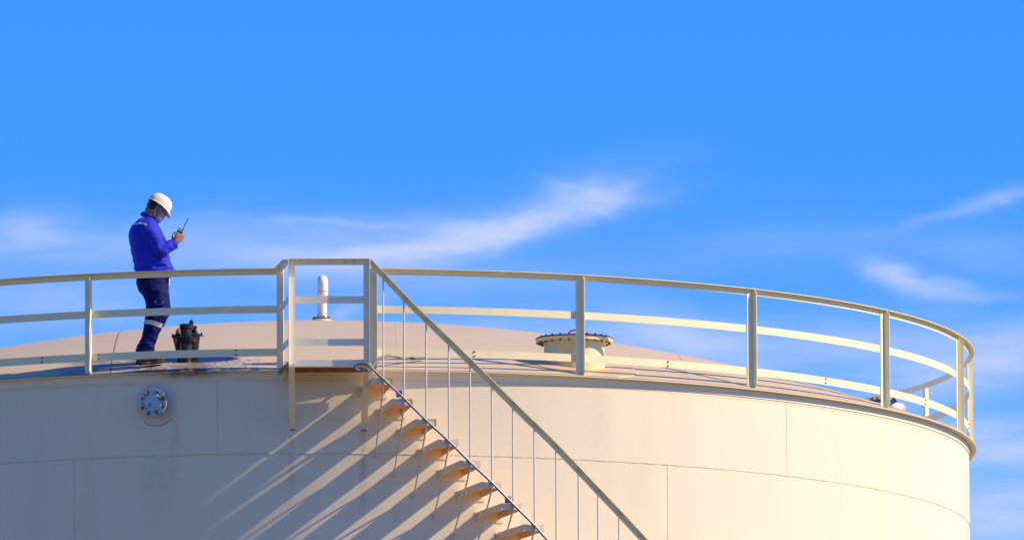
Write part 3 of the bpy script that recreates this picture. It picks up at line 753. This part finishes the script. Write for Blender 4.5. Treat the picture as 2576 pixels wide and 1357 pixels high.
body.loft([[H(*v_) for v_ in r_] for r_ in ([(.085, -.004, .02), (.085, .004, .02), (.099, 0, .022)], [(.088, -.010, -.005), (.088, .010, -.005), (.112, 0, -.004)],
                                            [(.088, -.017, -.030), (.088, .017, -.030), (.120, 0, -.030)], [(.088, -.008, -.040), (.088, .008, -.040), (.100, 0, -.040)])])
for s in (-1, 1):
    body.lathe(H(.082, s*.03, .004), [(0, -.012), (.013, -.008), (.016, 0), (.013, .008), (0, .012)], 12, cap=False)      # eye lids
# neck
body.tube([H(-.035, 0, -.02), H(-.045, 0, -.075), q(597, 868), q(590, 900)], [.062, .058, .060, .075], 20)
# torso and pelvis inside the clothes
body.loft(rows([(890, 560, 618, .13, 0), (915, 545, 635, .165, 0), (960, 545, 645, .15, 0), (1040, 560, 665, .13, 0), (1110, 560, 655, .14, 0), (1150, 568, 655, .15, 0)]))
def limb(ps, rs, n=16): body.tube(dense(ps, 5), [rs[min(int(i/5), len(rs)-1)]*(1-(i % 5)/5)+rs[min(int(i/5)+1, len(rs)-1)]*((i % 5)/5) for i in range(5*(len(ps)-1)+1)], n)
NL = [q(615, 1140, -.085), q(630, 1225, -.10), q(622, 1262, -.10), q(596, 1350, -.09), q(588, 1425, -.08)]
FL = [q(612, 1140, .085), q(652, 1232, .10), q(640, 1268, .10), q(604, 1350, .10), q(578, 1412, .10)]
limb(NL, [.085, .062, .056, .050, .036]); limb(FL, [.085, .060, .054, .048, .036])
# arms
SH_R, EL_R, WR_R = q(597, 912, -.165), q(648, 993, -.215), q(700, 968, -.16)
SH_L, EL_L, WR_L = q(592, 912, .165), q(640, 1005, .20), q(664, 985, .08)
limb([SH_R, (SH_R+EL_R)/2, EL_R, (EL_R+WR_R)/2, WR_R], [.055, .045, .038, .034, .025])
limb([SH_L, (SH_L+EL_L)/2, EL_L, (EL_L+WR_L)/2, WR_L], [.055, .045, .038, .034, .025])
# right hand wrapped round the radio: local frame u (towards finger tips / up), p (palm normal, towards the face), s (towards the viewer)
uA = Vector((.42, .05, .90)).normalized(); pA = Vector((-.45, .85, .1)); pA = (pA-uA*pA.dot(uA)).normalized(); sA = uA.cross(pA)
HC_ = q(713, 944, -.165)
def HP(u_, p_, s_): return HC_+(uA*u_+pA*p_+sA*s_)*1.12
rings = []
for u_, w_, t_ in ((-.052, .026, .019), (-.035, .033, .020), (-.005, .041, .019), (.025, .043, .017), (.045, .040, .014)):
    rings.append([HP(u_, -.012+t_*math.sin(t)*.9, w_*math.cos(t)) for t in [2*PI*k/16 for k in range(16)]])
body.loft(rings)
body.tube([WR_R, HP(-.048, -.012, 0)], [.027, .024], 14)
def finger(pts, r0):
    P = dense(pts, 4); n_ = len(P); body.tube(P, [r0*(1-.28*i/(n_-1)) for i in range(n_)], 10)
# four fingers start at the far edge of the palm and close round the body of the radio
for i, (u_, ln) in enumerate(((-.022, .88), (.0, .98), (.022, 1.05), (.044, 1.0))):
    finger([HP(u_-.002, -.016, -.022), HP(u_+.002, -.012, -.046*ln), HP(u_+.006, .006*ln, -.056*ln), HP(u_+.008, .030*ln, -.050*ln), HP(u_+.009, .046*ln, -.030*ln), HP(u_+.009, .047*ln, -.012)], .0092)
# thumb on the near side, laid up along the edge
finger([HP(-.034, -.006, .024), HP(-.018, .012, .040), HP(.008, .030, .042), HP(.032, .038, .034), HP(.046, .041, .026)], .0112)
# left hand rests at the belly, half closed
LH = WR_L
uB = Vector((.8, -.45, .3)).normalized(); pB = Vector((-.3, -.2, .9)); pB = (pB-uB*pB.dot(uB)).normalized(); sB = uB.cross(pB)
def LP(u_, p_, s_): return LH+uB*u_+pB*p_+sB*s_
body.loft([[LP(u_, t_*math.sin(t), w_*math.cos(t)) for t in [2*PI*k/16 for k in range(16)]] for u_, w_, t_ in ((0, .024, .02), (.03, .036, .018), (.07, .040, .016), (.082, .038, .012))])
for s_, ln in ((-.027, .85), (-.009, 1.0), (.009, 1.05), (.027, .95)):
    finger([LP(.075, 0, s_), LP(.105, .004, s_), LP(.122*ln, .024, s_), LP(.112*ln, .044, s_)], .0085)
finger([LP(.025, 0, -.03), LP(.045, .018, -.045), LP(.07, .03, -.04), LP(.086, .036, -.028)], .010)
bo_ = fuse(body, 'body', skin_m, .0046, pe, 3)
# ear
b = MB()
for s in (-1, 1):
    rings = []
    for i in range(9):
        a = PI*2*i/9
        c = Vector((-.004+.019*math.cos(a), s*.0855, .0+.031*math.sin(a)))
        rings.append(c)
    b.tube([H(*c) for c in rings]+[H(*rings[0])], .0065, 8)
    b.lathe(H(-.004, s*.0825, 0), [(.0, -.005), (.02, 0), (.0, .005)], 12, HM @ Matrix.Rotation(PI/2, 3, 'X'), cap=False)
b.build('ear', skin_m, bo_, smooth=True)
# hair: cap from nape to temples
hr = MB()
hr.loft([headring(*a) for a in ((-.062, -.035, .094, .066), (-.045, -.02, .104, .075), (-.01, -.012, .109, .0805), (.03, .045, .110, .083), (.07, .085, .106, .080), (.10, .07, .09, .066))])
hr.loft([headring(*a) for a in ((.012, .035, -.01, .0795), (.034, .080, .02, .0815), (.05, .098, .02, .080))])
def hd(p, n_): return .003*rid(p, (60, 60, 18), 1)+.002*noise.noise(p*150)
ho = fuse(hr, 'hair', hair_m, .005, pe, 3, hd)
b = MB(); random.seed(3)
for i in range(46):
    a = random.uniform(-.07, .07); z = random.uniform(-.02, .075); x = -.108+abs(a)*.25
    b.tube([H(x+.006, a, z), H(x-.006-random.random()*.008, a*1.03, z-.006), H(x-.010-random.random()*.010, a*1.05, z-.022*random.random()-.004)], [.0022, .0016, .0006], 5)
b.build('hair_tuft', hair_m, ho)
# mask
mk = MB()
def mring(z, xs, xf, w):      # front half shell
    o1 = []
    for k in range(17):
        t = -PI/2+PI*k/16; o1.append(H(xs+(xf-xs)*math.cos(t)**.8, w*math.sin(t), z))
    for k in range(17):
        t = PI/2-PI*k/16; o1.append(H(xs+(xf-xs-.004)*max(0, math.cos(t))**.8, (w-.003)*math.sin(t), z))
    return o1
mk.loft([mring(-.130, .048, .090, .034), mring(-.120, .038, .102, .048), mring(-.095, .034, .113, .060), mring(-.062, .038, .117, .066), mring(-.040, .048, .117, .066), mring(-.030, .058, .110, .062)])
mo = mk.build('face_mask', mask_m, pe, smooth=True)
b = MB()
for s in (-1, 1):
    b.tube(dense([H(.028, s*.0735, -.028), H(.012, s*.081, .012), H(-.006, s*.086, .030), H(-.022, s*.085, .022), H(-.027, s*.082, -.005), H(-.016, s*.080, -.05), H(.012, s*.067, -.105)], 4), .0021, 6)
b.build('ear_loop', white_m, mo)
# hard hat
hh = MB()
def hring(z, xf, xb, w, n=48):
    return headring(z, xf, xb, w, n, 2.05)
HZ = .028
prof = [(0, 1.0), (.02, .995), (.045, .965), (.075, .88), (.098, .73), (.113, .52), (.120, .28), (.122, .08)]
hh.loft([hring(HZ+z, .128*k_, .130*k_, .106*k_) for z, k_ in prof] )
hs = hh.build('hard_hat', helm_m, pe, smooth=True, auto=60)
b = MB()      # brim with a longer peak in front
ri, ro_, rb_ = [], [], []
for k in range(64):
    t = 2*PI*k/64; ct, st_ = math.cos(t), math.sin(t)
    pk = .036*max(0, ct)**1.6+.009
    ix, iy = (.127 if ct > 0 else .129)*ct, .105*st_
    ri.append(H(ix, iy, HZ+.002)); ro_.append(H(ix+pk*ct+(.0), iy+.010*st_, HZ-.005-.030*max(0, ct)**2)); rb_.append(ro_[-1]+HM @ Vector((0, 0, -.004)))
ib = [p+HM @ Vector((0, 0, -.004)) for p in ri]
b.loft([ri, ro_, rb_, ib], closed=True); b.build('brim', helm_m, hs, smooth=True)
b = MB(); b.loft([[H(x, w_, HZ+z) for x, z in ((-.118*c_, .01+.004), (-.07*c_, .097), (0, .1235), (.07*c_, .097), (.118*c_, .014), (.11*c_, .005), (.06*c_, .085), (0, .115), (-.06*c_, .085), (-.11*c_, .005))] for w_, c_ in ((-.012, 1.02), (.012, 1.02))])
b.build('crown_ridge', helm_m, hs, smooth=True)
b = MB()      # harness band inside
b.loft([hring(z, .105, .112, .088) for z in (HZ-.028, HZ-.026, HZ+.004)], cap=False); b.build('harness', mat('harness plastic', (.10, .16, .24), .5), hs, smooth=True)
# jacket
jk = MB()
jk.loft(rows([(866, 562, 618, .085, .0), (878, 548, 626, .125, .0), (890, 533, 634, .165, .0), (907, 523, 643, .195, .0), (930, 519, 655, .205, .0), (950, 520, 664, .205, .0),
              (985, 525, 668, .195, .0), (1011, 531, 678, .185, .0), (1045, 539, 687, .178, .0), (1070, 543, 694, .178, .0), (1084, 545, 697, .175, 0), (1092, 550, 690, .168, 0), (1100, 552, 682, .162, 0)]))
def sleeve(ps, rs):
    P = dense(ps, 6); n_ = len(P)-1
    jk.tube(P, [rs[min(int(i/6), len(rs)-1)]*(1-(i % 6)/6)+rs[min(int(i/6)+1, len(rs)-1)]*((i % 6)/6) for i in range(n_+1)], 20)
ms_ = lambda a, c, f: a+(c-a)*f
sleeve([q(590, 905, -.12), SH_R+Vector((.0, -.01, -.01)), ms_(SH_R, EL_R, .55)+Vector((.004, -.01, 0)), EL_R+Vector((0, 0, -.002)), ms_(EL_R, WR_R, .45)+Vector((0, 0, -.004)), ms_(EL_R, WR_R, .82)+Vector((0, 0, -.002))], [.085, .080, .070, .064, .058, .052])
sleeve([q(588, 905, .12), SH_L, ms_(SH_L, EL_L, .55), EL_L, ms_(EL_L, WR_L, .45), ms_(EL_L, WR_L, .85)], [.085, .078, .068, .06, .054, .048])
# collar
crg = []
for (px, py, rx_, ry_, tl) in ((592, 862, .078, .082, R_(24)), (593, 852, .066, .070, R_(27))):
    crg.append(ell(q(px, py), rx_, ry_, tilt=tl))
jk.loft(crg)
aC = EL_R-F0
def jd(p, n_):
    w = .0035*rid(p, (5, 5, 16), 0)-.002
    de = (p-(EL_R-F0)).length
    w += .007*max(0, 1-de/.16)*rid(p, (16, 10, 34), 3)
    hz = p.z-(1462-1084)/392.0
    w += .007*math.exp(-(hz/.10)**2)*rid(p, (9, 9, 24), 5)
    w += .005*rid(p+Vector((p.z*.4, 0, 0)), (7, 3, 3.2), 8)
    return w*2.0
jo = fuse(jk, 'jacket', jacket_m, .0062, pe, 7, jd)
b = MB()     # turned cuff
d_ = (WR_R-EL_R).normalized(); c1 = ms_(EL_R, WR_R, .74)
b.tube([c1, c1+d_*.012, c1+d_*.050, c1+d_*.056], [.050, .0585, .056, .047], 24); b.build('cuff', jacket_m, jo, smooth=True)
b = MB(); b.tube([q(682, 1023, -.155), q(682, 1023, -.168)], .006, 10); b.build('snap_button', metal_m, jo, smooth=True)
# belt band at the hem
b = MB(); b.loft([ell(q(616, py), rx_, ry_, 36) for py, rx_, ry_ in ((1108, .158, .158), (1106, .176, .170), (1090, .178, .172), (1088, .162, .160))]); b.build('waistband', jacket_m, jo, smooth=True)
# tape across the back follows the jacket surface: project a strip onto it
from mathutils.bvhtree import BVHTree
def bvh_of(o): return BVHTree.FromPolygons([v.co+F0 for v in o.data.vertices], [p.vertices[:] for p in o.data.polygons])
def strip(o, pts, width, name, m_, dirv=Vector((0, 1, 0)), lift=.004, wdir=None, n=26):
    bv = bvh_of(o); P = dense([Vector(p) for p in pts], 8); A = []
    for i, p in enumerate(P):
        d = (P[min(i+1, len(P)-1)]-P[max(i-1, 0)]).normalized(); s = d.cross(dirv).normalized()
        row = []
        for f in (-.5, -.17, .17, .5):
            o_ = p+s*width*f; h = bv.ray_cast(o_-dirv*1.2, dirv)
            if h[0] is None:
                h = bv.find_nearest(o_)
            row.append((h[0]+h[1].normalized()*lift*(1 if h[1].dot(dirv) < 0 else -1), h[0]))
        A.append(row)
    b = MB(); b.loft([[a[0] for a in row]+[a[1] for a in reversed(row)] for row in A])
    return b.build(name, m_, o, smooth=True, auto=60)
strip(jo, [q(523, 903), q(533, 895), q(553, 893), q(575, 896), q(590, 904.5)], .019, 'reflective_tape', refl_m)
strip(jo, [q(640, 1015), q(655, 1018), q(672, 1021)], .004, 'pocket_seam', trou_m, lift=.002)
strip(jo, [q(640, 1016), q(642, 1045), q(645, 1062)], .003, 'pocket_seam', trou_m, lift=.002)
# trousers
tr = MB()
tr.loft(rows([(1092, 553, 682, .160, 0), (1110, 546, 676, .175, 0), (1135, 550, 675, .180, 0), (1158, 558, 674, .178, 0), (1178, 575, 672, .168, 0), (1188, 585, 668, .14, 0)]))
def tleg(data, y0):
    tr.loft([ell(q((l+r)/2, py, y0+dy), (r-l)/2/392.0, ry, e=2.1) for py, l, r, ry, dy in data])
tleg([(1128, 562, 668, .09, .02), (1165, 572, 673, .115, 0), (1200, 586, 672, .108, 0), (1232, 589, 671, .102, 0), (1262, 586, 670, .096, 0), (1292, 580, 658, .090, 0), (1325, 572, 642, .086, 0),
      (1355, 567, 628, .080, 0), (1380, 562, 618, .076, 0), (1400, 558, 617, .078, 0), (1416, 560, 618, .074, 0)], -.095)
tleg([(1128, 565, 668, .09, -.02), (1165, 585, 676, .110, 0), (1200, 602, 681, .105, 0), (1232, 612, 684, .098, 0), (1262, 605, 676, .092, 0), (1292, 592, 660, .086, 0), (1325, 578, 640, .08, 0),
      (1355, 566, 624, .074, 0), (1380, 556, 610, .070, 0), (1402, 549, 604, .070, 0)], .105)
def td(p, n_):
    zz = p.z
    w = .004*rid(p, (6, 6, 14), 2)-.0015
    w += .007*math.exp(-((zz-.50)/.10)**2)*rid(p, (12, 9, 30), 4)
    w += .009*math.exp(-((zz-.17)/.10)**2)*rid(p, (10, 8, 30), 6)
    w += .005*rid(p+Vector((zz*.3, 0, 0)), (8, 3, 3), 9)
    return w*1.35
to = fuse(tr, 'trousers', trou_m, .0062, pe, 6, td)
strip(to, [q(583, 1279, -.2), q(610, 1286, -.2), q(636, 1294, -.2), q(654, 1297, -.2)], .044, 'reflective_tape', refl_m)
strip(to, [q(618, 1207, -.2), q(640, 1208, -.2), q(662, 1209, -.2)], .05, 'cargo_pocket_flap', trou_m, lift=.010)
strip(to, [q(600, 1111, -.2), q(605, 1140, -.2), q(612, 1165, -.2)], .004, 'side_seam', trou_m, lift=.003)
for px, py in ((625, 1213.7), (656, 1215)):
    bv = bvh_of(to); h = bv.ray_cast(q(px, py)-Vector((0, 1, 0)), Vector((0, 1, 0)))[0]
    b = MB(); b.tube([h+Vector((0, .004, 0)), h+Vector((0, -.016, 0))], .0068, 10); b.build('snap_button', metal_m, to, smooth=True)
# boots
def boot(ax, ay, hx, tx, zb, slope, yaw_):
    A = q(ax, 0, ay); base = Vector((A.x, F0.y+ay, F0.z+zb)); Mb = Matrix.Rotation(yaw_, 3, 'Z') @ Matrix.Rotation(-slope, 3, 'Y')
    b = MB(); L_ = (tx-hx)/392.0
    def fr(f, w, z0, z1, cx=0):
        return [base+Mb @ Vector((hx_+f*L_, w*math.cos(t)*(1 if math.sin(t) > 0 else 1.04), (z0+z1)/2+(z1-z0)/2*math.sin(t))) for t in [2*PI*k/18 for k in range(18)]]
    hx_ = (hx-ax)/392.0
    b.loft([fr(0, .022, .03, .10), fr(.05, .036, .018, .125), (fr(.16, .042, .018, .150)), fr(.34, .042, .018, .145), fr(.5, .044, .018, .105), fr(.68, .049, .018, .082), fr(.85, .047, .018, .070), fr(.95, .038, .02, .060), fr(1.0, .018, .026, .046)])
    b.tube([base+Mb @ Vector((hx_+.26*L_, 0, .09)), base+Mb @ Vector((hx_+.27*L_, 0, .165))], [.046, .044], 18)
    up_ = b.build('boot', boot_m, pe, smooth=True, auto=60)
    b = MB(); out = []
    for f, w in ((-.005, .024), (.04, .037), (.2, .043), (.42, .037), (.68, .051), (.86, .048), (.97, .036), (1.015, .016)): out.append((hx_+f*L_, w))
    loop = [Vector((x, w, 0)) for x, w in out]+[Vector((x, -w, 0)) for x, w in reversed(out)]
    b.loft([[base+Mb @ (v_+ZV*z) for v_ in loop] for z in (.0, .026)]); b.build('sole', sole_m, up_)
boot(590, -.095, 561, 663, .0, R_(8), R_(14))
boot(575, .105, 546, 640, .040, R_(8), R_(24))
# --- badge reel and pen hanging at the belt
bg_ = q(677, 1108, -.10)
rt_ = thing('key_holder', bg_, 'small black and white key holder hanging from the front of the waist', 'key holder')
b = MB(); b.box(bg_+Vector((-.006, 0, -.025)), (.020, .012, .055)); b.build('strap', black_m, rt_, bevel=.002)
b = MB(); b.tube([bg_+Vector((.005, -.004, .0)), bg_+Vector((.008, -.004, -.035)), bg_+Vector((.004, -.004, -.075))], [.006, .0055, .0045], 8); b.build('key_tag', white_m, rt_, smooth=True)

# --- two-way radio in the hand
rd = thing('two_way_radio', HP(-.03, .016, 0), 'black two-way radio with stub antenna gripped in the right hand', 'radio')
Mr = Matrix((pA, sA, uA)).transposed()
b = MB(); b.box(HP(.026, .018, -.004), (.034, .056, .108), Mr); b.build('case', black_m, rd, bevel=.004)
b = MB(); b.tube([HP(.078, .012, -.018), HP(.098, .012, -.018), HP(.102, .012, -.018), HP(.215, .010, -.02)], [.0085, .0075, .0048, .0040], 10); b.build('antenna', black_m, rd, smooth=True)
for s_ in (.004, .020):
    b = MB(); b.tube([HP(.079, .014, s_), HP(.092, .014, s_)], .0062, 10); b.build('knob', black_m, rd, smooth=True)
b = MB(); b.box(HP(.052, .0358, -.004), (.002, .036, .030), Mr); b.build('screen', mat('radio screen', (.05, .07, .08), .15), rd)
